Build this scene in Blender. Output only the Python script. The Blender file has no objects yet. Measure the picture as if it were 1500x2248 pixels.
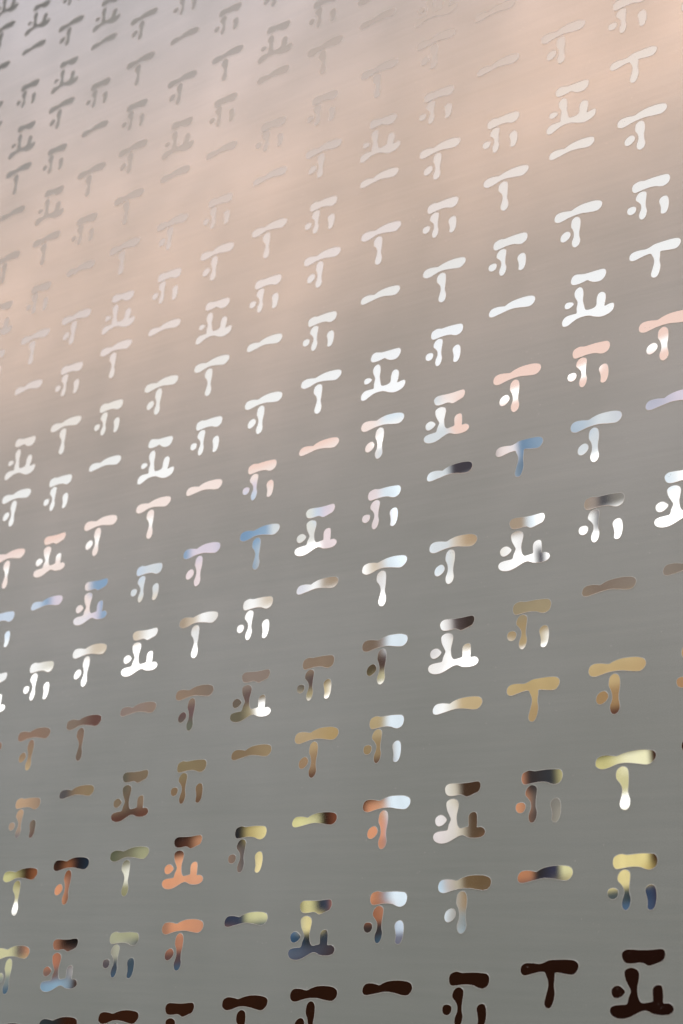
import bpy, bmesh, math, random
import numpy as np
from mathutils import Matrix, Vector

random.seed(4)
scene = bpy.context.scene
S = 0.10                      # pitch of the tally grid in metres
SX = S * 0.99183
CELL = S / 0.06

# ------------------------------------------------------------------ camera
cam_d = bpy.data.cameras.new("camera")
cam = bpy.data.objects.new("camera", cam_d)
scene.collection.objects.link(cam)
scene.camera = cam
CAM = Vector((0.55680639, -0.81444789, -0.45334272)) * CELL
R = Matrix(((0.80860144, 0.2621752, 0.52671422),
            (0.58834475, -0.36603601, -0.72101879),
            (0.00376312, 0.89290638, -0.45022665)))
cam.matrix_world = Matrix.Translation(CAM) @ R.to_4x4()
cam_d.sensor_fit = 'HORIZONTAL'
cam_d.sensor_width = 24.0
cam_d.lens = 24.0 * 3244.0 / 1500.0
cam_d.clip_start = 0.01
cam_d.clip_end = 500
cam_d.dof.use_dof = True
cam_d.dof.focus_distance = 1.02 * CELL
cam_d.dof.aperture_fstop = 5.6

scene.view_settings.view_transform = 'Standard'
scene.view_settings.look = 'None'
scene.view_settings.exposure = 0
scene.view_settings.gamma = 1


def lin(c):
    out = []
    for v in c:
        v /= 255.0
        out.append(v / 12.92 if v <= 0.04045 else ((v + 0.055) / 1.055) ** 2.4)
    return (out[0], out[1], out[2], 1.0)


def link(nt, a, b):
    nt.links.new(a, b)


class NT:
    """small helper for writing node graphs"""
    def __init__(self, nt):
        self.nt = nt

    def node(self, t, **kw):
        n = self.nt.nodes.new(t)
        for k, v in kw.items():
            setattr(n, k, v)
        return n

    def put(self, sock, v):
        if isinstance(v, bpy.types.NodeSocket):
            self.nt.links.new(v, sock)
        else:
            sock.default_value = v

    def math(self, op, a, b=0.0, c=0.0, clamp=False):
        n = self.node('ShaderNodeMath', operation=op)
        n.use_clamp = clamp
        self.put(n.inputs[0], a)
        self.put(n.inputs[1], b)
        self.put(n.inputs[2], c)
        return n.outputs[0]

    def mix(self, f, a, b, mode='MIX'):
        n = self.node('ShaderNodeMix', data_type='RGBA', blend_type=mode)
        self.put(n.inputs[0], f)
        self.put(n.inputs[6], a)
        self.put(n.inputs[7], b)
        return n.outputs[2]

    def maprange(self, v, a, b, c=0.0, d=1.0, smooth=False):
        n = self.node('ShaderNodeMapRange')
        if smooth:
            n.interpolation_type = 'SMOOTHSTEP'
        self.put(n.inputs[0], v)
        n.inputs[1].default_value = a
        n.inputs[2].default_value = b
        n.inputs[3].default_value = c
        n.inputs[4].default_value = d
        return n.outputs[0]

    def noise(self, vec, scale, detail=2.0, rough=0.5, dims='3D'):
        n = self.node('ShaderNodeTexNoise', noise_dimensions=dims)
        self.put(n.inputs['Vector'], vec)
        n.inputs['Scale'].default_value = scale
        n.inputs['Detail'].default_value = detail
        n.inputs['Roughness'].default_value = rough
        return n.outputs['Fac']


# ------------------------------------------------------------------ world
# Out-of-focus surroundings for the marks to mirror, reflections painted by direction:
# colour rows laid on the mark grid as seen from the camera, the
# sky above them.  I runs along the panel, J runs downwards.
C = dict(W=(255, 255, 252), w=(243, 243, 241), P=(246, 224, 214), p=(249, 208, 190), b=(132, 170, 207),
         B=(196, 213, 234), s=(212, 219, 223), k=(74, 68, 76), l=(222, 208, 224), t=(176, 152, 124),
         T=(216, 197, 170), o=(201, 170, 110), m=(140, 119, 101), r=(118, 76, 54), O=(226, 152, 106),
         y=(225, 209, 140), g=(150, 150, 122), n=(50, 60, 78), K=(20, 16, 14), d=(34, 12, 2),
         c=(88, 118, 140), i=(216, 231, 241), h=(112, 105, 98), f=(226, 216, 196), v=(236, 216, 218))
# rows: J, [(I, colour) ...]; overbright reflections are marked with a leading '*'
ROWS = [
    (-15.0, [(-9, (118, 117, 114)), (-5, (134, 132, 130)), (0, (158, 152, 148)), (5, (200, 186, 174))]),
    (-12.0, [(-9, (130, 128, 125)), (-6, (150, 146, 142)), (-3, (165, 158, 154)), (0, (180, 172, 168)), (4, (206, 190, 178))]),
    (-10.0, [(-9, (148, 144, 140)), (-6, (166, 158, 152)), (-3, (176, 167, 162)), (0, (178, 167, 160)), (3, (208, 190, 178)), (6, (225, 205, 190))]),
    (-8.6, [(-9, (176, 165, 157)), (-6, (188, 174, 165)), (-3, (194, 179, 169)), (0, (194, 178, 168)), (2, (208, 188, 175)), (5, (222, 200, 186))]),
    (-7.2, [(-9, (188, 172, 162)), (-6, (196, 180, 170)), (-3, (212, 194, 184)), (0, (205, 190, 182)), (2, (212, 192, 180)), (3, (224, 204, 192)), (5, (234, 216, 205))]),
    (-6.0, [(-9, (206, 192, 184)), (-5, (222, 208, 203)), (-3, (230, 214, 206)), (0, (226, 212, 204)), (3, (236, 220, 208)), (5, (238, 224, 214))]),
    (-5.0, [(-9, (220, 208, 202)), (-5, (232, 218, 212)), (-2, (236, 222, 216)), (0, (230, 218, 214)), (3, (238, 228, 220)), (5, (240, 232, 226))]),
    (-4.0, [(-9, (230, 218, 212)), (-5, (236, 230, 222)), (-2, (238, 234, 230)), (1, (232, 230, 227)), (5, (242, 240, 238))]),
    (-3.0, [(-9, 'w'), (-6, (238, 238, 236)), (-2, 'w'), (1, (243, 245, 248)), (5, 'w')]),
    (-2.5, [(-9, 'w'), (-2, 'w'), (1, (243, 245, 248)), (5, 'w')]),
    (-2.1, [(-8, (238, 220, 218)), (-6, 'p'), (-5, 'P'), (-3, 'P'), (-2, 'p'), (-1, 'p'), (-.2, 'P'), (.15, 'i'), (.5, 'i'), (.75, 's'), (1.0, 'P'), (1.5, 'p'), (5, 'p')]),
    (-1.88, [(-8, 'P'), (-6, 'P'), (-5, 'P'), (-3, 'P'), (-2.1, 'P'), (-1, 'P'), (-.2, 'P'), (0, 'w'), (.5, 'w'), (.9, 'w'), (1.3, 'p'), (1.6, 'p'), (5, 'p')]),
    (-1.75, [(-8, 'W'), (-4.7, 'W'), (-3.7, 'W'), (-3, 'P'), (-2.1, 'l'), (-1.8, 'p'), (-1, 'P'), (-.3, 'P'), (0, '*W'), (.4, 's'), (.95, 'w'), (1.25, 'p'), (1.6, 'W'), (1.8, '*W'), (3.1, '*W'), (3.2, 'p'), (3.5, 'W'), (5, '*W')]),
    (-1.6, [(-8, 'P'), (-6, 'P'), (-4, 'P'), (-3, 'P'), (-2.15, 'B'), (-1.8, 'P'), (-.3, 'P'), (0, 's'), (.6, 's'), (.95, 's'), (1.15, 'p'), (5, 'p')]),
    (-1.4, [(-8, 'P'), (-4, 'P'), (-3, 'P'), (-2.2, 'b'), (-2, 'b'), (-1.8, 'P'), (-1, 'P'), (0, 's'), (.6, 's'), (1, 's'), (1.2, 'p'), (5, 'p')]),
    (-1.0, [(-8, 'B'), (-6.3, 'B'), (-6.05, 'b'), (-5.8, 'l'), (-5.3, 'P'), (-5.1, 'b'), (-4.6, 'b'), (-4.3, 'B'), (-3.9, 's'), (-3.4, 'b'), (-3.2, 'l'), (-2.8, 'l'), (-2.4, (118, 162, 203)), (-1.8, (140, 178, 212)), (-1.7, 's'), (-1.2, (222, 224, 214)), (-1.02, 'B'), (-.9, 'l'), (-.6, 'v'), (-.15, (232, 214, 216)), (.05, 'i'), (.5, '*i'), (.75, 's'), (.93, 's'), (1.08, 'k'), (1.5, (70, 66, 76)), (1.7, (238, 220, 214)), (1.87, (232, 222, 224)), (2.0, (108, 148, 184)), (2.4, (136, 166, 194)), (2.7, (176, 196, 214)), (3.1, 's'), (3.6, (190, 190, 210)), (4.2, 'l')]),
    (-.72, [(-8, '*i'), (-6, 'B'), (-5.2, 'P'), (-5, 'l'), (-4.8, 'b'), (-4.3, 's'), (-3.8, 's'), (-3.4, 'v'), (-2.7, 'v'), (-2.2, (140, 175, 206)), (-1.6, (222, 224, 218)), (-1.1, (222, 221, 214)), (-.85, 'v'), (-.5, 'v'), (-.3, (228, 212, 212)), (.1, (230, 214, 216)), (.25, '*i'), (.6, '*i'), (1, 's'), (1.6, 's'), (2.0, (106, 136, 162)), (2.4, (110, 138, 162)), (2.7, 's'), (3.4, 's'), (4, 's')]),
    (-.5, [(-8, '*i'), (-6, 'w'), (-5.3, (228, 222, 228)), (-5, 'l'), (-4.8, 'b'), (-4.5, 's'), (-4, 'f'), (-3.4, 'v'), (-2.7, 'v'), (-2.2, (124, 162, 196)), (-1.7, 'f'), (-1.3, '*W'), (-1.08, '*W'), (-.88, 'v'), (-.6, 'v'), (-.3, (226, 208, 208)), (.1, (228, 210, 210)), (.25, '*i'), (.6, '*i'), (1, 's'), (1.6, 'w'), (2, (116, 136, 165)), (2.5, (128, 146, 172)), (2.8, '*W'), (3.2, '*W'), (4, '*W')]),
    (0.0, [(-8, 's'), (-6.3, 'w'), (-5.7, (218, 212, 194)), (-5.3, 'w'), (-4.9, 'T'), (-4.2, 'T'), (-3.85, 'w'), (-3.4, 't'), (-3.1, 'T'), (-2.95, 'w'), (-2.5, (215, 205, 190)), (-2.1, 'w'), (-1.75, 'T'), (-1.4, (218, 218, 228)), (-1.05, 'w'), (-.85, 't'), (-.55, 't'), (-.42, 'W'), (-.18, 'T'), (0, (215, 205, 195)), (.08, 'i'), (.5, '*i'), (.7, 's'), (.92, 's'), (1.05, 'T'), (1.3, (190, 156, 112)), (1.55, 't'), (1.98, 't'), (2.06, 'i'), (2.4, '*W'), (2.6, 't'), (2.85, (165, 148, 135)), (3.0, (84, 84, 90)), (3.25, (140, 134, 124)), (3.7, 'i'), (4.0, 'W'), (4.15, 't')]),
    (.2, [(-8, 'W'), (-6, '*W'), (-4.8, 'W'), (-3.8, '*W'), (-3, (224, 224, 222)), (-2, 'W'), (-1, 'w'), (-.6, 'W'), (-.1, (222, 219, 218)), (.2, 'w'), (.6, 'i'), (.9, 's'), (1.1, 'f'), (1.5, 'f'), (1.8, 'w'), (2.0, (226, 220, 218)), (2.3, 'W'), (2.75, 'W'), (2.94, 'k'), (3.05, 'W'), (4, 'W')]),
    (.5, [(-8, '*W'), (-4, '*W'), (-3, '*W'), (-1, '*W'), (0, '*W'), (.6, 'w'), (.9, 'w'), (1.1, (236, 230, 216)), (1.6, 'w'), (2.1, '*W'), (2.18, 'k'), (2.32, 'k'), (2.36, '*W'), (5, '*W')]),
    (.82, [(-8, 'm'), (-6, 'm'), (-5.3, 'm'), (-4.7, (112, 74, 66)), (-4.3, (150, 128, 118)), (-3.4, (152, 126, 104)), (-2.6, 'm'), (-2, (150, 130, 116)), (-1, 'm'), (-.15, (132, 108, 86)), (0, (160, 148, 140)), (.08, 'i'), (.5, 'i'), (.75, 'w'), (.88, (225, 218, 214)), (1.0, 'k'), (1.25, (70, 54, 50)), (1.6, (156, 138, 104)), (2.4, (168, 148, 108)), (2.8, 'm'), (3.5, (150, 134, 118)), (4.3, (128, 114, 100))]),
    (1.05, [(-8, 'm'), (-6.3, (158, 122, 98)), (-5.3, 'm'), (-4.75, (116, 76, 66)), (-4.3, (152, 130, 118)), (-3.4, (156, 128, 102)), (-2.6, 'm'), (-2, (150, 130, 116)), (-1, (150, 124, 98)), (-.15, (132, 108, 86)), (0, (160, 148, 140)), (.08, 'i'), (.5, 'i'), (.75, 'w'), (.88, (225, 218, 214)), (1.0, (92, 76, 74)), (1.3, (64, 50, 44)), (1.6, (160, 142, 104)), (2.4, (170, 150, 108)), (2.8, 'm'), (3.5, (150, 134, 118)), (4.3, (128, 114, 100))]),
    (1.28, [(-8, 'm'), (-6.3, (160, 130, 96)), (-5.3, (145, 115, 92)), (-4.2, (120, 98, 80)), (-3.4, (110, 84, 80)), (-3.0, (122, 92, 90)), (-2.3, (115, 100, 84)), (-2.1, (112, 80, 78)), (-1.75, (150, 132, 98)), (-1.3, (106, 96, 84)), (-1.05, (104, 78, 76)), (-.7, (158, 138, 88)), (-.3, (92, 78, 50)), (0, (92, 66, 60)), (.25, (110, 104, 110)), (.6, (220, 214, 212)), (.85, 'w'), (1.02, (220, 208, 184)), (1.25, (184, 158, 108)), (1.6, (176, 148, 98)), (2.0, (174, 146, 94)), (3, (178, 150, 96)), (5, (160, 136, 96))]),
    (1.45, [(-8, 't'), (-6.3, (190, 158, 108)), (-5.3, (125, 104, 86)), (-3.2, (108, 110, 92)), (-2.3, (112, 104, 78)), (-2.05, (165, 150, 106)), (-1.85, '*W'), (-1.55, 'W'), (-1.2, (165, 150, 100)), (-.8, (214, 190, 130)), (-.65, 'W'), (-.3, (120, 108, 60)), (0, (200, 190, 140)), (.3, 'f'), (.7, (238, 234, 230)), (.95, 'W'), (1.2, '*W'), (1.5, '*W'), (1.8, (184, 154, 98)), (2.1, (200, 176, 120)), (2.4, 'W'), (3, (180, 150, 96)), (5, (160, 136, 96))]),
    (1.57, [(-8, 'T'), (-6.2, (222, 190, 132)), (-5.3, (120, 100, 84)), (-3.2, (110, 108, 84)), (-2.3, (112, 104, 78)), (-2, (168, 150, 106)), (-1.85, '*W'), (-1.55, '*W'), (-1.2, '*W'), (-.6, '*W'), (-.3, 'W'), (0, '*W'), (.3, 'f'), (.7, (238, 234, 230)), (.95, '*W'), (1.5, '*W'), (1.75, 'W'), (2, '*W'), (2.5, '*W'), (2.8, 'o'), (5, (160, 136, 96))]),
    (1.8, [(-8, (195, 152, 108)), (-6.3, (205, 165, 120)), (-5.35, (88, 84, 86)), (-5.1, (150, 122, 84)), (-4.6, (156, 130, 86)), (-4.3, (92, 92, 76)), (-4.1, (132, 112, 84)), (-3.2, (144, 126, 84)), (-2.3, (140, 114, 78)), (-1.6, (162, 136, 92)), (-1.35, (192, 164, 116)), (-.6, (186, 154, 86)), (-.2, (190, 164, 108)), (-.03, (190, 166, 110)), (.07, 'i'), (.5, 'i'), (.75, 'w'), (.92, (230, 222, 204)), (1.08, (204, 176, 120)), (2, (200, 170, 98)), (3, (206, 175, 108)), (4, (192, 152, 96))]),
    (2.05, [(-8, (190, 148, 106)), (-6.3, (198, 158, 116)), (-5.35, (86, 84, 88)), (-5.1, (148, 120, 84)), (-4.6, (150, 126, 84)), (-4.25, (92, 92, 76)), (-4.1, (130, 108, 82)), (-3.2, (142, 122, 80)), (-2.3, (140, 114, 78)), (-1.6, (160, 134, 90)), (-1.3, (188, 158, 108)), (-.6, (184, 150, 82)), (-.2, (186, 160, 106)), (-.03, (186, 162, 108)), (.07, 'i'), (.5, 'i'), (.75, 'w'), (.92, (230, 222, 204)), (1.08, (204, 174, 116)), (2, (196, 164, 96)), (3, (200, 166, 100)), (4, (190, 146, 90))]),
    (2.3, [(-8, (160, 130, 96)), (-6.1, (176, 148, 122)), (-5.75, (100, 88, 76)), (-4.3, (136, 114, 84)), (-4.05, (104, 82, 64)), (-3.8, (148, 120, 90)), (-3.2, (138, 108, 70)), (-2.3, (135, 106, 72)), (-1.2, (166, 130, 88)), (-.7, (156, 122, 76)), (-.25, (160, 132, 82)), (.07, (162, 132, 86)), (.22, 'i'), (.5, 'i'), (.8, 'f'), (2, (182, 148, 88)), (3, (174, 132, 72)), (4, (186, 136, 84))]),
    (2.52, [(-8, (110, 90, 80)), (-6.1, (120, 120, 128)), (-5.8, (116, 80, 62)), (-4.4, (104, 60, 46)), (-4, (92, 64, 50)), (-3.8, (116, 70, 50)), (-3, (116, 82, 52)), (-2, (124, 86, 56)), (-1.2, (104, 64, 44)), (-.7, (112, 70, 48)), (-.2, (110, 76, 58)), (.07, (112, 80, 64)), (.22, 'i'), (.5, 'i'), (.8, (190, 160, 110)), (2, (172, 136, 80)), (2.7, (110, 66, 46)), (3.4, (96, 54, 38)), (4, (150, 100, 60))]),
    (2.83, [(-8, (90, 80, 50)), (-6.2, (84, 82, 50)), (-5.8, 'K'), (-5.2, 'K'), (-4.8, (18, 26, 38)), (-4.3, (70, 74, 56)), (-3.8, (96, 98, 74)), (-3.4, 'K'), (-2.8, (34, 22, 16)), (-2.3, (30, 34, 36)), (-2, (60, 56, 36)), (-1.5, (70, 66, 34)), (-1.1, (60, 56, 28)), (-.9, 'K'), (-.2, 'K'), (-.06, (96, 66, 48)), (.1, 'i'), (.5, 'i'), (.75, (222, 218, 206)), (.9, (205, 195, 175)), (1.02, (70, 48, 32)), (1.5, (78, 56, 40)), (1.62, 'O'), (1.8, (52, 44, 42)), (2.1, (44, 46, 50)), (2.5, (60, 58, 40)), (2.9, (34, 24, 4)), (3.3, (38, 16, 4)), (3.5, 'd'), (5, 'd')]),
    (3.0, [(-8, (180, 176, 112)), (-6.3, (200, 196, 132)), (-6.02, (150, 140, 90)), (-5.9, (48, 26, 10)), (-5.6, (150, 90, 52)), (-5.4, (54, 34, 26)), (-5.1, (150, 92, 56)), (-4.9, (34, 32, 36)), (-4.6, (32, 48, 64)), (-4.4, (98, 102, 76)), (-4.1, (120, 116, 92)), (-3.6, (164, 164, 124)), (-3.4, (44, 28, 22)), (-3.0, (90, 54, 40)), (-2.7, (196, 138, 98)), (-2.4, (30, 34, 40)), (-2.2, (38, 40, 44)), (-2.0, (190, 170, 104)), (-1.6, 'y'), (-1.35, (216, 210, 140)), (-.97, (205, 200, 146)), (-.85, (30, 16, 10)), (-.55, (132, 74, 48)), (-.42, (50, 34, 30)), (-.3, 'O'), (-.04, (208, 152, 112)), (.08, 'i'), (.5, 'i'), (.75, (225, 220, 208)), (.92, (206, 196, 176)), (1.04, (72, 50, 33)), (1.5, (80, 58, 42)), (1.65, (214, 146, 108)), (1.82, (60, 52, 50)), (2.2, (58, 60, 64)), (2.4, (190, 180, 120)), (2.7, (204, 194, 122)), (3.1, (236, 231, 188)), (3.36, (236, 231, 184)), (3.42, (60, 22, 10)), (5, 'd')]),
    (3.28, [(-8, (190, 186, 130)), (-6.1, (196, 190, 142)), (-5.5, 'O'), (-5.25, 'O'), (-5.1, (160, 112, 90)), (-4.85, (96, 84, 86)), (-4.5, (150, 148, 120)), (-4.1, (222, 220, 196)), (-3.9, (240, 238, 226)), (-3.5, 'O'), (-2.8, (240, 172, 128)), (-2.3, (132, 112, 98)), (-2.05, (92, 90, 92)), (-1.75, (225, 208, 142)), (-1.5, (234, 212, 144)), (-.8, 'r'), (-.3, 'O'), (-.05, (226, 152, 114)), (.1, (170, 180, 200)), (.3, 'i'), (.6, (226, 220, 218)), (.85, (222, 214, 206)), (1.02, (200, 190, 168)), (1.15, (94, 72, 52)), (1.4, (84, 60, 42)), (1.55, (222, 148, 98)), (1.75, (190, 136, 100)), (1.9, (90, 84, 80)), (2.05, (130, 126, 118)), (2.3, (136, 132, 122)), (2.6, (206, 198, 140)), (5, (216, 210, 154))]),
    (3.42, [(-8, '*W'), (-6, '*W'), (-5.6, 'O'), (-5.25, 'O'), (-5.1, (130, 90, 68)), (-4.85, (96, 80, 80)), (-4.4, (140, 138, 102)), (-3.8, (160, 156, 112)), (-3.5, 'O'), (-2.8, (228, 160, 118)), (-2.3, (140, 118, 104)), (-2.05, (100, 98, 100)), (-1.75, (235, 215, 150)), (-1.2, (230, 210, 150)), (-.3, 'O'), (-.05, (200, 138, 106)), (.1, (150, 150, 166)), (.3, 'i'), (.55, (222, 212, 210)), (.85, (222, 214, 206)), (1.0, (200, 190, 168)), (1.15, (96, 74, 52)), (1.45, (96, 74, 52)), (1.6, 'O'), (1.82, (106, 84, 72)), (2.0, (62, 58, 60)), (2.15, (140, 134, 124)), (2.4, (160, 156, 140)), (2.7, '*W'), (5, '*W')]),
    (3.58, [(-8, (164, 160, 115)), (-6, (164, 160, 115)), (-5.5, 'O'), (-5.2, (120, 84, 64)), (-4.8, (110, 92, 80)), (-4.4, (130, 128, 84)), (-3.8, (140, 136, 92)), (-3.5, (220, 155, 118)), (-2.7, (220, 152, 118)), (-2.2, (108, 106, 108)), (-1.75, (238, 220, 156)), (-1.2, (225, 205, 150)), (-.3, (190, 130, 102)), (0, (150, 124, 118)), (.3, 'i'), (.55, (218, 206, 204)), (.85, (214, 206, 196)), (1.0, (190, 180, 160)), (1.15, (96, 74, 52)), (1.6, (200, 140, 100)), (1.9, (64, 56, 54)), (2.2, (150, 146, 130)), (2.7, (205, 198, 140)), (3.2, (200, 194, 130)), (5, (200, 194, 130))]),
    (3.95, [(-8, (206, 202, 155)), (-6.0, (204, 200, 150)), (-5.9, (56, 60, 80)), (-5.75, (120, 90, 80)), (-5.6, (210, 146, 104)), (-5.25, (160, 108, 80)), (-5.1, (10, 12, 14)), (-4.7, (4, 7, 9)), (-4.4, (176, 178, 148)), (-4.1, (168, 168, 132)), (-3.6, (172, 172, 132)), (-3.4, (170, 120, 92)), (-3.2, 'O'), (-2.6, (208, 144, 106)), (-2.5, (50, 58, 76)), (-2.1, (56, 66, 88)), (-2.0, (196, 194, 140)), (-1.55, (212, 208, 152)), (-1.32, (44, 50, 42)), (-1.2, (205, 196, 130)), (-1.03, (206, 200, 136)), (-.95, (46, 54, 64)), (-.75, (62, 72, 90)), (-.62, (192, 118, 90)), (-.4, 'O'), (-.12, (178, 118, 82)), (.0, (150, 160, 175)), (.1, 'i'), (.5, 'i'), (.6, (180, 205, 222)), (.75, (196, 184, 176)), (.92, (182, 172, 148)), (1.04, (116, 92, 60)), (1.5, (114, 90, 60)), (1.6, (196, 128, 84)), (1.78, (190, 128, 88)), (1.86, (50, 46, 44)), (2.2, (60, 62, 86)), (2.27, (215, 210, 152)), (2.7, (226, 208, 136)), (3.2, (226, 208, 132)), (3.3, (60, 24, 6)), (5, 'd')]),
    (4.2, [(-8, (150, 156, 140)), (-6.0, (196, 196, 152)), (-5.8, (190, 170, 120)), (-5.3, (190, 120, 88)), (-5.0, (150, 104, 82)), (-4.8, (104, 86, 82)), (-4.4, (110, 96, 98)), (-4.1, (180, 180, 156)), (-3.9, (150, 150, 140)), (-3.6, (60, 70, 80)), (-3.3, (180, 120, 90)), (-2.7, (200, 136, 102)), (-2, 'n'), (-1.4, (88, 120, 150)), (-1.15, (224, 208, 140)), (-.9, (222, 206, 140)), (-.75, (70, 44, 40)), (-.5, (100, 70, 60)), (-.3, (160, 100, 68)), (.05, (184, 122, 86)), (.2, 'i'), (.6, 'i'), (.85, (176, 172, 162)), (1.0, (164, 138, 102)), (1.3, (120, 96, 68)), (2, (60, 60, 80)), (2.5, (222, 206, 136)), (3.05, (224, 206, 136)), (3.2, (200, 176, 100)), (3.4, (60, 30, 14))]),
    (4.36, [(-8, (110, 122, 122)), (-6, (130, 140, 138)), (-5.3, (130, 96, 84)), (-5, (104, 112, 118)), (-4.8, (168, 164, 162)), (-4.4, (90, 80, 84)), (-4.1, (64, 78, 90)), (-3.6, (64, 84, 98)), (-3.3, (100, 70, 64)), (-2.7, (60, 72, 84)), (-1.4, (52, 84, 112)), (-1.1, (40, 44, 44)), (-.8, (50, 62, 76)), (-.3, (60, 50, 46)), (0, (52, 56, 62)), (.2, (190, 205, 222)), (.45, 'i'), (.6, 'i'), (.8, (180, 176, 168)), (1, (140, 150, 150)), (2, (50, 54, 70)), (2.7, (80, 90, 90)), (3, (42, 58, 66)), (3.2, (54, 74, 104)), (3.4, (60, 30, 36))]),
    (4.5, [(-8, (72, 102, 124)), (-6, (76, 106, 128)), (-5.2, (134, 168, 192)), (-4.9, (138, 160, 176)), (-4.75, (70, 50, 40)), (-4.4, (60, 50, 40)), (-4.2, (66, 92, 114)), (-3.6, (64, 84, 100)), (-3, (64, 90, 112)), (-1.4, (90, 100, 118)), (-1, (74, 78, 92)), (-.6, (70, 58, 60)), (-.3, (56, 76, 92)), (0, (64, 92, 112)), (.2, (120, 120, 136)), (.6, (150, 150, 160)), (.9, (160, 172, 176)), (1.1, (120, 136, 146)), (2, (60, 60, 76)), (3, (76, 106, 136)), (3.2, (64, 80, 108)), (3.4, (58, 26, 26))]),
    (4.66, [(-8, (72, 92, 108)), (-5.3, (134, 168, 192)), (-5, (120, 130, 140)), (-4.8, (58, 30, 14)), (-4.3, (60, 56, 60)), (-3, (70, 50, 48)), (-1.3, (58, 24, 14)), (-.6, (52, 20, 12)), (.3, (60, 40, 42)), (.9, (110, 90, 100)), (2, (60, 40, 40)), (3, (66, 56, 70)), (3.3, (58, 26, 26))]),
    (4.85, [(-8, (60, 56, 54)), (-5.4, (46, 56, 60)), (-5.1, (40, 44, 44)), (-4.9, (56, 26, 8)), (0, (40, 16, 2)), (5, (26, 5, 1))]),
    (6.5, [(-8, 'd'), (0, (34, 15, 3)), (5, (20, 4, 1))]),
]
BLOWN = 1.35

world = bpy.data.worlds.new("World")
scene.world = world
world.use_nodes = True
wt = world.node_tree
wt.nodes.clear()
n = NT(wt)
tc = n.node('ShaderNodeTexCoord')
sep = n.node('ShaderNodeSeparateXYZ')
wt.links.new(tc.outputs['Generated'], sep.inputs[0])
dx, dy, dz = sep.outputs
ady = n.math('MAXIMUM', n.math('ABSOLUTE', dy), 0.02)
u = n.math('DIVIDE', dx, ady)
v = n.math('DIVIDE', dz, ady)
DIST = -CAM.y
I = n.math('MULTIPLY_ADD', u, DIST / SX, CAM.x / SX)
J = n.math('MULTIPLY_ADD', v, -DIST / S, -CAM.z / S)
# slow wobble so the edges of far things are not ruled lines
comb = n.node('ShaderNodeCombineXYZ')
wt.links.new(I, comb.inputs[0])
wt.links.new(J, comb.inputs[1])
wob = n.noise(comb.outputs[0], 2.3, 1.0)
I2 = n.math('ADD', I, n.math('MULTIPLY', n.math('SUBTRACT', wob, 0.5), 0.05))
J2 = n.math('ADD', J, n.math('MULTIPLY', n.math('SUBTRACT', n.noise(comb.outputs[0], 1.7, 1.0), 0.5), 0.05))


def colour(c):
    if isinstance(c, str):
        if c[0] == '*':
            l = lin(C[c[1:]])
            return tuple(x * BLOWN for x in l[:3]) + (1.0,)
        return lin(C[c])
    return lin(c)


def mute(c, k):
    y = 0.2126 * c[0] + 0.7152 * c[1] + 0.0722 * c[2]
    g = 0.80 + 0.32 * min(y, 1.0) if k > 0 else 1.0      # a little more contrast in the muted rows
    return tuple((x + (y - x) * k) * g for x in c[:3]) + (1.0,)


def ramp(fac_src, stops, grey=0.0, hard=False):
    """painted reflection colour along a row, split over several ramps of 30 stops"""
    def squeeze(a):
        i = round(a)
        return i + (a - i) * 0.74 if abs(a - i) < 0.46 and -7.6 < a < 4.4 else a
    stops = sorted(((squeeze(float(a)), mute(colour(b), grey)) for a, b in stops), key=lambda q: q[0])
    out = None
    k = 0
    while k < len(stops):
        seg = stops[k:k + 30]
        a, b = seg[0][0], seg[-1][0]
        if b - a < 1e-6:
            break
        r = n.node('ShaderNodeValToRGB')
        cr = r.color_ramp
        cr.interpolation = 'EASE' if hard else 'LINEAR'
        while len(cr.elements) > 1:
            cr.elements.remove(cr.elements[-1])
        cr.elements[0].position = 0
        cr.elements[0].color = seg[0][1]
        for p, cc in seg[1:]:
            e = cr.elements.new((p - a) / (b - a))
            e.color = cc
        wt.links.new(n.maprange(fac_src, a, b), r.inputs[0])
        if out is None:
            out = r.outputs[0]
        else:
            out = n.mix(n.math('GREATER_THAN', fac_src, a), out, r.outputs[0])
        k += 29
    return out


env = ramp(I2, ROWS[0][1])
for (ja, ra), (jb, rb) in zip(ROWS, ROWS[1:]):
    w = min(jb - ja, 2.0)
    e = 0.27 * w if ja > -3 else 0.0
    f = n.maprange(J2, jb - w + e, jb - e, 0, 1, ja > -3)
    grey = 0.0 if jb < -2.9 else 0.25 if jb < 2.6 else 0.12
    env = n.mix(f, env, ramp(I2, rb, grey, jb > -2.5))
mott = n.noise(comb.outputs[0], 7.0, 4.0, 0.6)
mott = n.math('MULTIPLY_ADD', n.math('SUBTRACT', mott, 0.5), 0.35, 1.0)
mottc = n.node('ShaderNodeCombineXYZ')
for q in range(3):
    wt.links.new(mott, mottc.inputs[q])
env = n.mix(n.maprange(J, -2.0, -1.0), env, n.mix(1.0, env, mottc.outputs[0], 'MULTIPLY'))
# vertical plank-like streaks painted into the lower reflection rows
combp = n.node('ShaderNodeCombineXYZ')
wt.links.new(I, combp.inputs[0])
plank = n.noise(combp.outputs[0], 12.0, 3.0, 0.6)
plank = n.math('MULTIPLY_ADD', n.math('SUBTRACT', plank, 0.5), 0.75, 1.0)
pm = n.maprange(J, 2.6, 3.2)
plankc = n.node('ShaderNodeCombineXYZ')
for q in range(3):
    wt.links.new(plank, plankc.inputs[q])
env = n.mix(pm, env, n.mix(1.0, env, plankc.outputs[0], 'MULTIPLY'))

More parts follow.
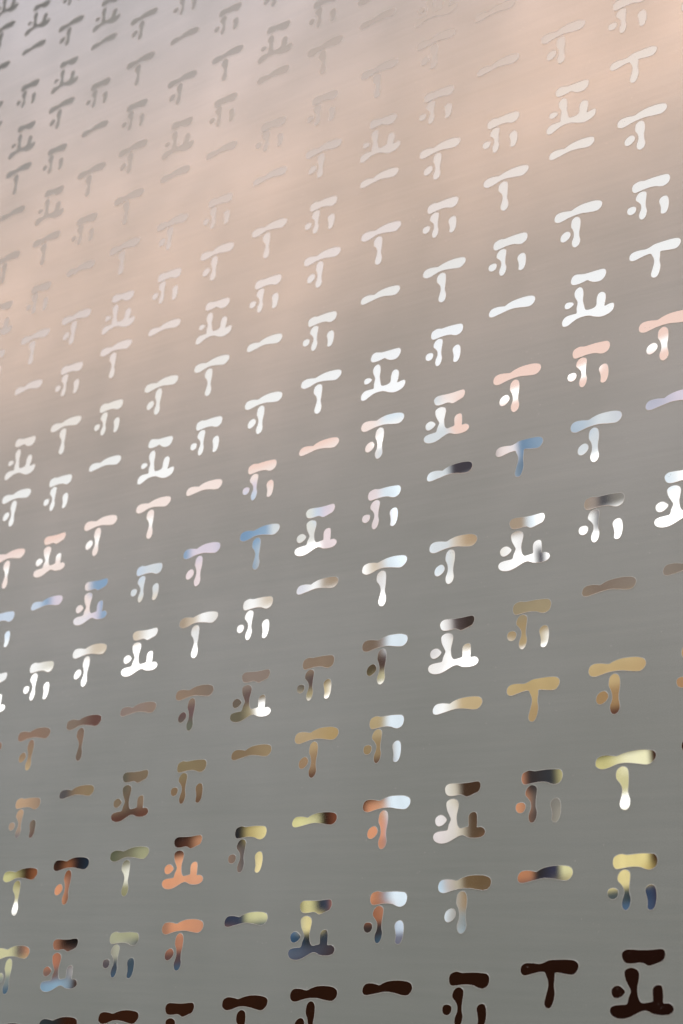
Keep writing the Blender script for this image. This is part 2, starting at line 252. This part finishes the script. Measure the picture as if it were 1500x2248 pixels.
sky = n.node('ShaderNodeTexSky')
sky.sky_type = 'NISHITA'
sky.sun_disc = False
SUN_I, SUN_J = 6.5, -8.0       # where the sun's mirror image would stand on the panel
sun_dir = Vector((SUN_I * SX - CAM.x, -DIST, -SUN_J * S - CAM.z)).normalized()
elev = math.asin(sun_dir.z)
azim = math.atan2(sun_dir.x, sun_dir.y)
sky.sun_elevation = elev
sky.sun_rotation = azim
sky.air_density = 1.2
sky.dust_density = 2.0
skyc = n.mix(1.0, sky.outputs[0], (0.15, 0.15, 0.15, 1), 'MULTIPLY')
# bright sky zone added high up to light the satin panel, over the blue
SKYHI = (9.6, 9.6, 11.6, 1)
skyc = n.mix(0.93, skyc, SKYHI)
full = n.mix(n.maprange(J, -15.5, -24.0, 0, 1, True), env, skyc)
# pavement and road below the eye line
full = n.mix(n.maprange(dz, 0.0, -0.15, 0, 1, True), full, (0.10, 0.10, 0.095, 1))
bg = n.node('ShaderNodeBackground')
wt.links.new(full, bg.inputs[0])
bg.inputs[1].default_value = 1.0
wo = n.node('ShaderNodeOutputWorld')
wt.links.new(bg.outputs[0], wo.inputs[0])
world.cycles.sampling_method = 'MANUAL'
world.cycles.sample_map_resolution = 1024

# ------------------------------------------------------------------ sun
sd = bpy.data.lights.new("sun", 'SUN')
sd.energy = 2.0
sd.angle = math.radians(0.5)
sd.color = (0.90, 0.47, 0.235)
sun = bpy.data.objects.new("sun", sd)
scene.collection.objects.link(sun)
sun.rotation_euler = (-sun_dir).to_track_quat('-Z', 'Y').to_euler()

# ------------------------------------------------------------------ materials
def new_mat(name):
    m = bpy.data.materials.new(name)
    m.use_nodes = True
    m.node_tree.nodes.clear()
    return m, NT(m.node_tree)


SOFT_R, SOFT_W, TIGHT_R, TIGHT_W = 0.55, 0.045, 0.50, 0.104
BRUSH = math.radians(-20.0)


def satin_material():
    m, k = new_mat("satin_metal")
    nt = m.node_tree
    g = k.node('ShaderNodeNewGeometry')
    sp = k.node('ShaderNodeSeparateXYZ')
    nt.links.new(g.outputs['Position'], sp.inputs[0])
    # long fine grain along the sheet, a little askew to the rows
    ca, sa = math.cos(math.radians(-7)), math.sin(math.radians(-7))
    gx = k.math('ADD', k.math('MULTIPLY', sp.outputs[0], ca), k.math('MULTIPLY', sp.outputs[2], sa))
    gz = k.math('SUBTRACT', k.math('MULTIPLY', sp.outputs[2], ca), k.math('MULTIPLY', sp.outputs[0], sa))
    st = k.node('ShaderNodeCombineXYZ')
    nt.links.new(k.math('MULTIPLY', gx, 6.0), st.inputs[0])
    nt.links.new(k.math('MULTIPLY', gz, 160.0), st.inputs[2])
    grain = k.noise(st.outputs[0], 1.0, 4.0, 0.6)
    st2 = k.node('ShaderNodeCombineXYZ')
    nt.links.new(k.math('MULTIPLY', gx, 1.2), st2.inputs[0])
    nt.links.new(k.math('MULTIPLY', gz, 45.0), st2.inputs[2])
    grain2 = k.noise(st2.outputs[0], 1.0, 3.0, 0.55)
    fine = k.noise(g.outputs['Position'], 900.0, 2.0, 0.6)
    cloud = k.noise(g.outputs['Position'], 3.0, 3.0, 0.5)
    base = k.mix(k.maprange(cloud, 0.3, 0.7), (0.112, 0.152, 0.135, 1), (0.121, 0.161, 0.144, 1))
    base = k.mix(k.maprange(grain, 0.3, 0.7), base, (0.134, 0.175, 0.156, 1))
    # settled dust: sparse pale specks
    dv = k.node('ShaderNodeTexVoronoi')
    nt.links.new(g.outputs['Position'], dv.inputs['Vector'])
    dv.inputs['Scale'].default_value = 110.0
    dust = k.math('MULTIPLY', k.maprange(dv.outputs['Distance'], 0.05, 0.12, 1.0, 0.0),
                  k.maprange(k.noise(g.outputs['Position'], 25.0), 0.56, 0.62))
    base = k.mix(k.math('MULTIPLY', dust, 0.5), base, (0.30, 0.32, 0.30, 1))
    diff = k.node('ShaderNodeBsdfDiffuse')
    nt.links.new(base, diff.inputs[0])
    bmp = k.node('ShaderNodeBump')
    bmp.inputs['Strength'].default_value = 0.05
    bmp.inputs['Distance'].default_value = 0.001
    nt.links.new(k.math('ADD', fine, k.math('MULTIPLY', grain, 0.8)), bmp.inputs['Height'])
    tan = k.node('ShaderNodeCombineXYZ')
    tan.inputs[0].default_value = math.sin(BRUSH)
    tan.inputs[2].default_value = math.cos(BRUSH)
    # a wide soft sheen and a narrower one drawn out along the brushing
    soft = k.node('ShaderNodeBsdfAnisotropic', distribution='GGX')
    soft.inputs['Color'].default_value = (1, 1, 1, 1)
    soft.inputs['Roughness'].default_value = SOFT_R
    tight = k.node('ShaderNodeBsdfAnisotropic', distribution='GGX')
    tight.inputs['Color'].default_value = (0.97, 1.0, 1.0, 1)
    nt.links.new(k.math('MULTIPLY_ADD', grain2, 0.08, TIGHT_R - 0.04), tight.inputs['Roughness'])
    tight.inputs['Anisotropy'].default_value = 0.70
    nt.links.new(tan.outputs[0], tight.inputs['Tangent'])
    for q in (soft, tight):
        nt.links.new(bmp.outputs[0], q.inputs['Normal'])
    m1 = k.node('ShaderNodeMixShader')
    m1.inputs[0].default_value = SOFT_W
    nt.links.new(diff.outputs[0], m1.inputs[1])
    nt.links.new(soft.outputs[0], m1.inputs[2])
    mx = k.node('ShaderNodeMixShader')
    spark = k.maprange(k.noise(g.outputs['Position'], 1500.0, 1.0, 0.5), 0.25, 0.75, 0.45, 1.55)
    wvar = k.math('MULTIPLY', k.maprange(grain2, 0.3, 0.7, 0.93, 1.07), spark)
    blotch = k.noise(g.outputs['Position'], 4.5, 3.0, 0.55)
    wvar = k.math('MULTIPLY', wvar, k.maprange(blotch, 0.3, 0.7, 0.80, 1.20))
    # reflected glare, its peaks and dip painted into the gloss weight across the sheet
    glare_ramp = k.node('ShaderNodeValToRGB')
    cr = glare_ramp.color_ramp
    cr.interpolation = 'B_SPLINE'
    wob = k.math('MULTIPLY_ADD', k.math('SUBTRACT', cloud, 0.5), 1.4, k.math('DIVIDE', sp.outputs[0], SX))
    nt.links.new(k.maprange(wob, -12.0, 8.0), glare_ramp.inputs[0])
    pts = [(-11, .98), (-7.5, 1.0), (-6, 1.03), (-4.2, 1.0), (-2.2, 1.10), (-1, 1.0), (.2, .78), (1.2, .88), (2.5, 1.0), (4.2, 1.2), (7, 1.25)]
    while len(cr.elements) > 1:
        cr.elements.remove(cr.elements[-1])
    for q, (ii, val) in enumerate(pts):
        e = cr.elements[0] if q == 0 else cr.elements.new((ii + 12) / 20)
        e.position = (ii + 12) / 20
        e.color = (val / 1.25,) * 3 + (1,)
    nt.links.new(k.math('MULTIPLY', k.math('MULTIPLY', wvar, glare_ramp.outputs[0]), TIGHT_W * 1.25), mx.inputs[0])
    nt.links.new(m1.outputs[0], mx.inputs[1])
    nt.links.new(tight.outputs[0], mx.inputs[2])
    out = k.node('ShaderNodeOutputMaterial')
    nt.links.new(mx.outputs[0], out.inputs[0])
    return m


def mirror_material():
    m, k = new_mat("mirror_polished_metal")
    nt = m.node_tree
    g = k.node('ShaderNodeNewGeometry')
    pos = g.outputs['Position']
    smear = k.noise(pos, 14.0, 3.0, 0.55)
    specks = k.node('ShaderNodeTexVoronoi')
    nt.links.new(pos, specks.inputs['Vector'])
    specks.inputs['Scale'].default_value = 320.0
    spot = k.maprange(specks.outputs['Distance'], 0.06, 0.16, 1.0, 0.0)
    some = k.maprange(k.noise(pos, 60.0, 2.0), 0.60, 0.66)
    dirt = k.math('MULTIPLY', spot, some)
    gl = k.node('ShaderNodeBsdfAnisotropic', distribution='GGX')
    gl.inputs['Color'].default_value = (0.985, 0.985, 0.985, 1)
    nt.links.new(k.maprange(smear, 0.3, 0.8, 0.0, 0.04), gl.inputs['Roughness'])
    df = k.node('ShaderNodeBsdfDiffuse')
    df.inputs[0].default_value = (0.5, 0.48, 0.45, 1)
    mx = k.node('ShaderNodeMixShader')
    nt.links.new(k.math('MULTIPLY_ADD', dirt, 0.45, 0.006), mx.inputs[0])
    nt.links.new(gl.outputs[0], mx.inputs[1])
    nt.links.new(df.outputs[0], mx.inputs[2])
    out = k.node('ShaderNodeOutputMaterial')
    nt.links.new(mx.outputs[0], out.inputs[0])
    return m


def rim_material():
    m, k = new_mat("etched_rim_metal")
    nt = m.node_tree
    g = k.node('ShaderNodeNewGeometry')
    c = k.mix(k.noise(g.outputs['Position'], 40.0), (0.27, 0.30, 0.27, 1), (0.36, 0.39, 0.35, 1))
    df = k.node('ShaderNodeBsdfDiffuse')
    nt.links.new(c, df.inputs[0])
    gl = k.node('ShaderNodeBsdfAnisotropic', distribution='GGX')
    gl.inputs['Color'].default_value = (0.97, 1, 1, 1)
    gl.inputs['Roughness'].default_value = TIGHT_R
    gl.inputs['Anisotropy'].default_value = 0.70
    tan = k.node('ShaderNodeCombineXYZ')
    tan.inputs[0].default_value = math.sin(BRUSH)
    tan.inputs[2].default_value = math.cos(BRUSH)
    nt.links.new(tan.outputs[0], gl.inputs['Tangent'])
    mx = k.node('ShaderNodeMixShader')
    mx.inputs[0].default_value = TIGHT_W
    nt.links.new(df.outputs[0], mx.inputs[1])
    nt.links.new(gl.outputs[0], mx.inputs[2])
    out = k.node('ShaderNodeOutputMaterial')
    nt.links.new(mx.outputs[0], out.inputs[0])
    return m


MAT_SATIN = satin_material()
MAT_MIRROR = mirror_material()
MAT_RIM = rim_material()

# ------------------------------------------------------------------ tally mark outlines
H = np.array([[1.22248025e+02, -1.93549013e+01, 8.41664933e+02],
              [-7.91471985e+01, 1.32242557e+02, 1.24155978e+03],
              [-2.88992807e-02, -2.49061171e-02, 1.0]])
HI = np.linalg.inv(H)
DJ = {-13: .042, -12: .003, -11: .024, -10: .027, -9: -.018, -6: -.009, -5: -.051, -4: -.014, -3: -.027,
      -2: -.005, -1: -.004, 0: .002, 1: .036, 2: -.005, 3: -.007, 4: .025, 5: -.021}
DI = {-8: .03, -7: .014, -6: -.018, -5: -.041, -4: .003, -3: -.012, -2: .001, 0: .012, 1: .017, 2: .012,
      3: .005, 4: -.023}

# outlines measured off one clear specimen of each mark: origin of the measured
# patch, the grid cell it stands in, closed outlines
TR = {
 'one': ((1000, 1748), (2, 4), [
  [(410,545),(418,515),(440,496),(480,492),(515,497),(535,500),(560,485),(600,470),(650,462),(700,460),(745,465),(768,480),(774,505),(765,530),(740,552),(700,553),(650,543),(600,538),(560,542),(520,552),(480,562),(445,570),(420,566)]]),
 'two': ((500, 900), (0, 0), [
  [(886,1060),(895,1030),(925,1012),(965,1008),(990,1008),(1020,992),(1060,975),(1110,963),(1160,960),(1180,970),(1180,995),(1160,1022),(1135,1036),(1080,1035),(1030,1037),(990,1048),(950,1070),(915,1082),(892,1075)],
  [(982,1110),(990,1080),(1015,1060),(1038,1068),(1042,1100),(1038,1150),(1033,1190),(1040,1230),(1035,1265),(1018,1286),(998,1283),(990,1260),(1000,1220),(1008,1180),(1000,1150),(985,1130)]]),
 'two_joined': ((1000, 1748), (2, 5), [
  [(434,1155),(440,1120),(465,1102),(510,1100),(555,1106),(590,1095),(618,1082),(680,1078),(740,1078),(785,1085),(807,1108),(805,1140),(785,1170),(760,1177),(710,1170),(660,1163),(655,1200),(650,1250),(655,1300),(648,1350),(632,1390),(612,1400),(593,1388),(588,1360),(600,1310),(612,1260),(612,1220),(600,1185),(588,1160),(550,1160),(510,1170),(475,1180),(448,1178)]]),
 'three': ((1000, 1350), (3, 2), [
  [(881,375),(890,345),(915,328),(960,323),(1010,326),(1040,310),(1090,290),(1150,280),(1200,278),(1240,288),(1253,312),(1245,340),(1215,365),(1160,367),(1100,363),(1050,368),(1000,380),(960,395),(920,408),(890,400)],
  [(1015,440),(1022,410),(1045,390),(1070,395),(1083,420),(1084,470),(1077,520),(1078,560),(1085,600),(1075,635),(1050,652),(1030,640),(1023,605),(1035,565),(1037,530),(1028,495),(1015,470)],
  [(932,560),(940,530),(965,508),(990,505),(1007,525),(1005,550),(985,575),(960,588),(940,582)]]),
 'four': ((1000, 1748), (3, 4), [
  [(1038,435),(1045,405),(1065,390),(1095,382),(1130,388),(1165,385),(1220,380),(1280,380),(1315,385),(1332,410),(1330,445),(1315,470),(1285,484),(1255,480),(1225,468),(1185,463),(1140,466),(1095,474),(1060,478),(1043,462)],
  [(1068,540),(1078,510),(1100,490),(1125,488),(1147,505),(1148,540),(1143,590),(1143,640),(1152,680),(1145,725),(1128,750),(1108,750),(1095,725),(1097,690),(1110,650),(1108,610),(1090,580),(1072,560)],
  [(1000,640),(1010,615),(1040,608),(1062,618),(1068,640),(1058,668),(1032,680),(1008,668)],
  [(1252,630),(1258,605),(1280,588),(1305,590),(1320,615),(1325,660),(1320,710),(1305,745),(1283,754),(1265,740),(1267,700),(1260,660)]]),
 'five': ((1000, 1748), (3, 5), [
  [(1098,1055),(1103,1030),(1125,1014),(1160,1012),(1220,1015),(1280,1014),(1340,1008),(1368,1010),(1382,1030),(1380,1060),(1365,1085),(1330,1100),(1290,1115),(1268,1116),(1245,1103),(1218,1097),(1180,1102),(1140,1103),(1112,1090)],
  [(1115,1170),(1120,1148),(1145,1133),(1175,1133),(1202,1148),(1212,1175),(1208,1215),(1200,1260),(1202,1300),(1212,1340),(1232,1362),(1262,1360),(1290,1355),(1303,1345),(1300,1300),(1302,1268),(1318,1248),(1345,1243),(1362,1255),(1368,1290),(1370,1330),(1372,1362),(1405,1363),(1430,1378),(1440,1400),(1432,1422),(1405,1438),(1360,1442),(1310,1435),(1280,1420),(1255,1412),(1225,1418),(1190,1435),(1150,1455),(1105,1466),(1060,1460),(1030,1440),(1020,1412),(1030,1388),(1060,1377),(1100,1374),(1132,1368),(1142,1330),(1152,1305),(1157,1283),(1145,1255),(1125,1215)],
  [(1030,1290),(1035,1268),(1055,1252),(1080,1250),(1103,1265),(1120,1288),(1105,1312),(1080,1328),(1055,1330),(1037,1315)]]),
 'five_forked': ((1000, 450), (3, -3), [
  [(762,510),(770,480),(795,460),(850,455),(910,438),(960,424),(985,422),(995,440),(985,470),(960,495),(920,505),(890,500),(870,493),(845,505),(810,520),(775,526)],
  [(785,585),(795,560),(820,542),(838,555),(842,590),(838,625),(845,660),(855,690),(885,688),(915,675),(930,655),(932,620),(942,588),(965,573),(987,583),(990,610),(985,640),(982,665),(1015,650),(1040,645),(1045,662),(1035,690),(1005,715),(960,733),(915,733),(880,727),(840,733),(800,748),(765,772),(735,795),(708,800),(700,785),(705,760),(730,735),(770,722),(797,712),(798,680),(805,640),(790,610)],
  [(718,668),(730,648),(760,642),(777,652),(765,668),(745,682),(725,684)]]),
}


def smooth_closed(pts, per=3):
    p = np.array(pts)
    m = len(p)
    out = []
    for a in range(m):
        p0, p1, p2, p3 = p[a - 1], p[a], p[(a + 1) % m], p[(a + 2) % m]
        for t in np.arange(per) / per:
            out.append(0.5 * ((2 * p1) + (-p0 + p2) * t + (2 * p0 - 5 * p1 + 4 * p2 - p3) * t * t
                              + (-p0 + 3 * p1 - 3 * p2 + p3) * t ** 3))
    return np.array(out)


def to_cell(pts, org, cell):
    q = np.array(pts, float) / 3.0 + np.array(org, float)
    q = np.c_[q, np.ones(len(q))] @ HI.T
    q = q[:, :2] / q[:, 2:]
    i, j = cell
    return q - np.array([i + DI.get(i, 0), j + DJ.get(j, 0)])


def inset(loop, w):
    a = np.roll(loop, 1, 0)
    b = np.roll(loop, -1, 0)
    t = b - a
    t /= np.linalg.norm(t, axis=1)[:, None] + 1e-9
    nrm = np.c_[-t[:, 1], t[:, 0]]
    area = 0.5 * np.sum(loop[:, 0] * np.roll(loop[:, 1], -1) - loop[:, 1] * np.roll(loop[:, 0], -1))
    if area < 0:
        nrm = -nrm
    return loop + nrm * w


RIM = 0.0009        # width of the pale edge, metres
LIFT = 0.00018


def mark_mesh(name, key, joined=False):
    org, cell, loops = TR[key]
    bm = bmesh.new()
    for lp in loops:
        q = smooth_closed(to_cell(lp, org, cell))
        w = np.c_[q[:, 0] * SX, -q[:, 1] * S]
        l0 = inset(w, -RIM * 0.95)
        l1 = inset(w, -RIM * 0.6)
        l2 = inset(w, -RIM * 0.15)
        r0 = [bm.verts.new((x, 0.0002, z)) for x, z in l0]
        r1 = [bm.verts.new((x, -LIFT, z)) for x, z in l1]
        r2 = [bm.verts.new((x, -LIFT * 0.7, z)) for x, z in l2]
        m = len(r0)
        for ra, rb in ((r0, r1), (r1, r2)):
            for a in range(m):
                b = (a + 1) % m
                f = bm.faces.new((ra[a], ra[b], rb[b], rb[a]))
                f.material_index = 1
        f = bm.faces.new(r2)
        f.material_index = 0
        if f.normal.y == 0:
            f.normal_update()
    bmesh.ops.recalc_face_normals(bm, faces=bm.faces)
    bm.normal_update()
    for f in bm.faces:
        if f.material_index == 0 and f.normal.y > 0:
            f.normal_flip()
    me = bpy.data.meshes.new(name)
    bm.to_mesh(me)
    bm.free()
    me.materials.append(MAT_MIRROR)
    me.materials.append(MAT_RIM)
    return me


MESH = {
    '1': ('one_stroke_mark', mark_mesh('one_stroke_mark', 'one')),
    '2': ('two_stroke_mark', mark_mesh('two_stroke_mark', 'two')),
    'T': ('two_stroke_mark', mark_mesh('two_stroke_mark_joined', 'two_joined')),
    '3': ('three_stroke_mark', mark_mesh('three_stroke_mark', 'three')),
    '4': ('four_stroke_mark', mark_mesh('four_stroke_mark', 'four')),
    '5': ('five_stroke_mark', mark_mesh('five_stroke_mark', 'five')),
    'F': ('five_stroke_mark', mark_mesh('five_stroke_mark_forked', 'five_forked')),
}

# which mark stands in which cell: row -> (first column, marks from left to right)
ROW_MARKS = {
    -15: (-9, 'F'),
    -14: (-9, '3F4'),
    -13: (-9, '213F'),
    -12: (-9, 'F4F134'),
    -11: (-8, 'F342143'),
    -10: (-8, '24143' + '2F45'),
    -9: (-8, '1F23F4121F'),
    -8: (-8, '324211442' + '31'),
    -7: (-8, 'F412341' + '3F4134F'),
    -6: (-8, '423F4324134FT1'),
    -5: (-7, '1421F4324213'),
    -4: (-7, 'F24321412434'),
    -3: (-7, '341F432F41FT'),
    -2: (-7, '253214135343'),
    -1: (-7, '41543254' + '1T31'),
    0: (-7, '543524123545'),
    1: (-7, '132135435411'),
    2: (-6, '41541341T34'),
    3: (-6, '23254135423'),
    4: (-6, '35431543145'),
    5: (-6, '2' + '225231' + '4T5' + '1'),
}

# ------------------------------------------------------------------ the panel
def panel_mesh():
    bm = bmesh.new()
    x0, x1 = -15.2 * SX, 10.4 * SX
    z0, z1 = -11.5 * S, 19.5 * S
    vs = [bm.verts.new((x, y, z)) for y in (0.0, 0.004) for x, z in ((x0, z0), (x1, z0), (x1, z1), (x0, z1))]
    bm.faces.new((vs[0], vs[1], vs[2], vs[3]))
    bm.faces.new((vs[7], vs[6], vs[5], vs[4]))
    for a in range(4):
        b = (a + 1) % 4
        bm.faces.new((vs[a], vs[a + 4], vs[b + 4], vs[b]))
    bmesh.ops.recalc_face_normals(bm, faces=bm.faces)
    me = bpy.data.meshes.new('patterned_panel')
    bm.to_mesh(me)
    bm.free()
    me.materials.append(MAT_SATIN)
    return me


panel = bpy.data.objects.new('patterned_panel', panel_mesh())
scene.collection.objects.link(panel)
panel['label'] = 'tall satin grey metal wall panel covered with rows of small mirror-polished tally marks'
panel['category'] = 'wall panel'
GROUP = {'one_stroke_mark': 'one-stroke tally marks on the panel', 'two_stroke_mark': 'two-stroke tally marks on the panel',
         'three_stroke_mark': 'three-stroke tally marks on the panel', 'four_stroke_mark': 'four-stroke tally marks on the panel',
         'five_stroke_mark': 'five-stroke tally marks on the panel'}
CELLS = {}
for j, (i0, txt) in ROW_MARKS.items():
    for q, ch in enumerate(txt):
        CELLS[(i0 + q, j)] = ch
# the pattern runs on past the edges of the frame
for j in range(-17, 8):
    row = [i for (i, jj) in CELLS if jj == j]
    if row:
        span = list(range(min(row) - 2, min(row))) + list(range(max(row) + 1, max(row) + 3))
    elif j < 0:
        span = range(-11, -6)
    else:
        span = range(-8, 6)
    for i in span:
        CELLS[(i, j)] = random.choice('12345')
for (i, j), ch in CELLS.items():
    name, me = MESH[ch]
    o = bpy.data.objects.new(name, me)
    scene.collection.objects.link(o)
    o.parent = panel
    o.location = ((i + DI.get(i, 0)) * SX, 0.0, -(j + DJ.get(j, 0)) * S)
    # each sits a hair turned and a hair larger or smaller
    o.rotation_euler = (0.0, math.radians(random.uniform(-0.8, 0.8)), 0.0)
    o.scale = (random.uniform(0.985, 1.02), 1.0, random.uniform(0.985, 1.02))
    o['group'] = GROUP[name]

scene.render.engine = 'CYCLES'
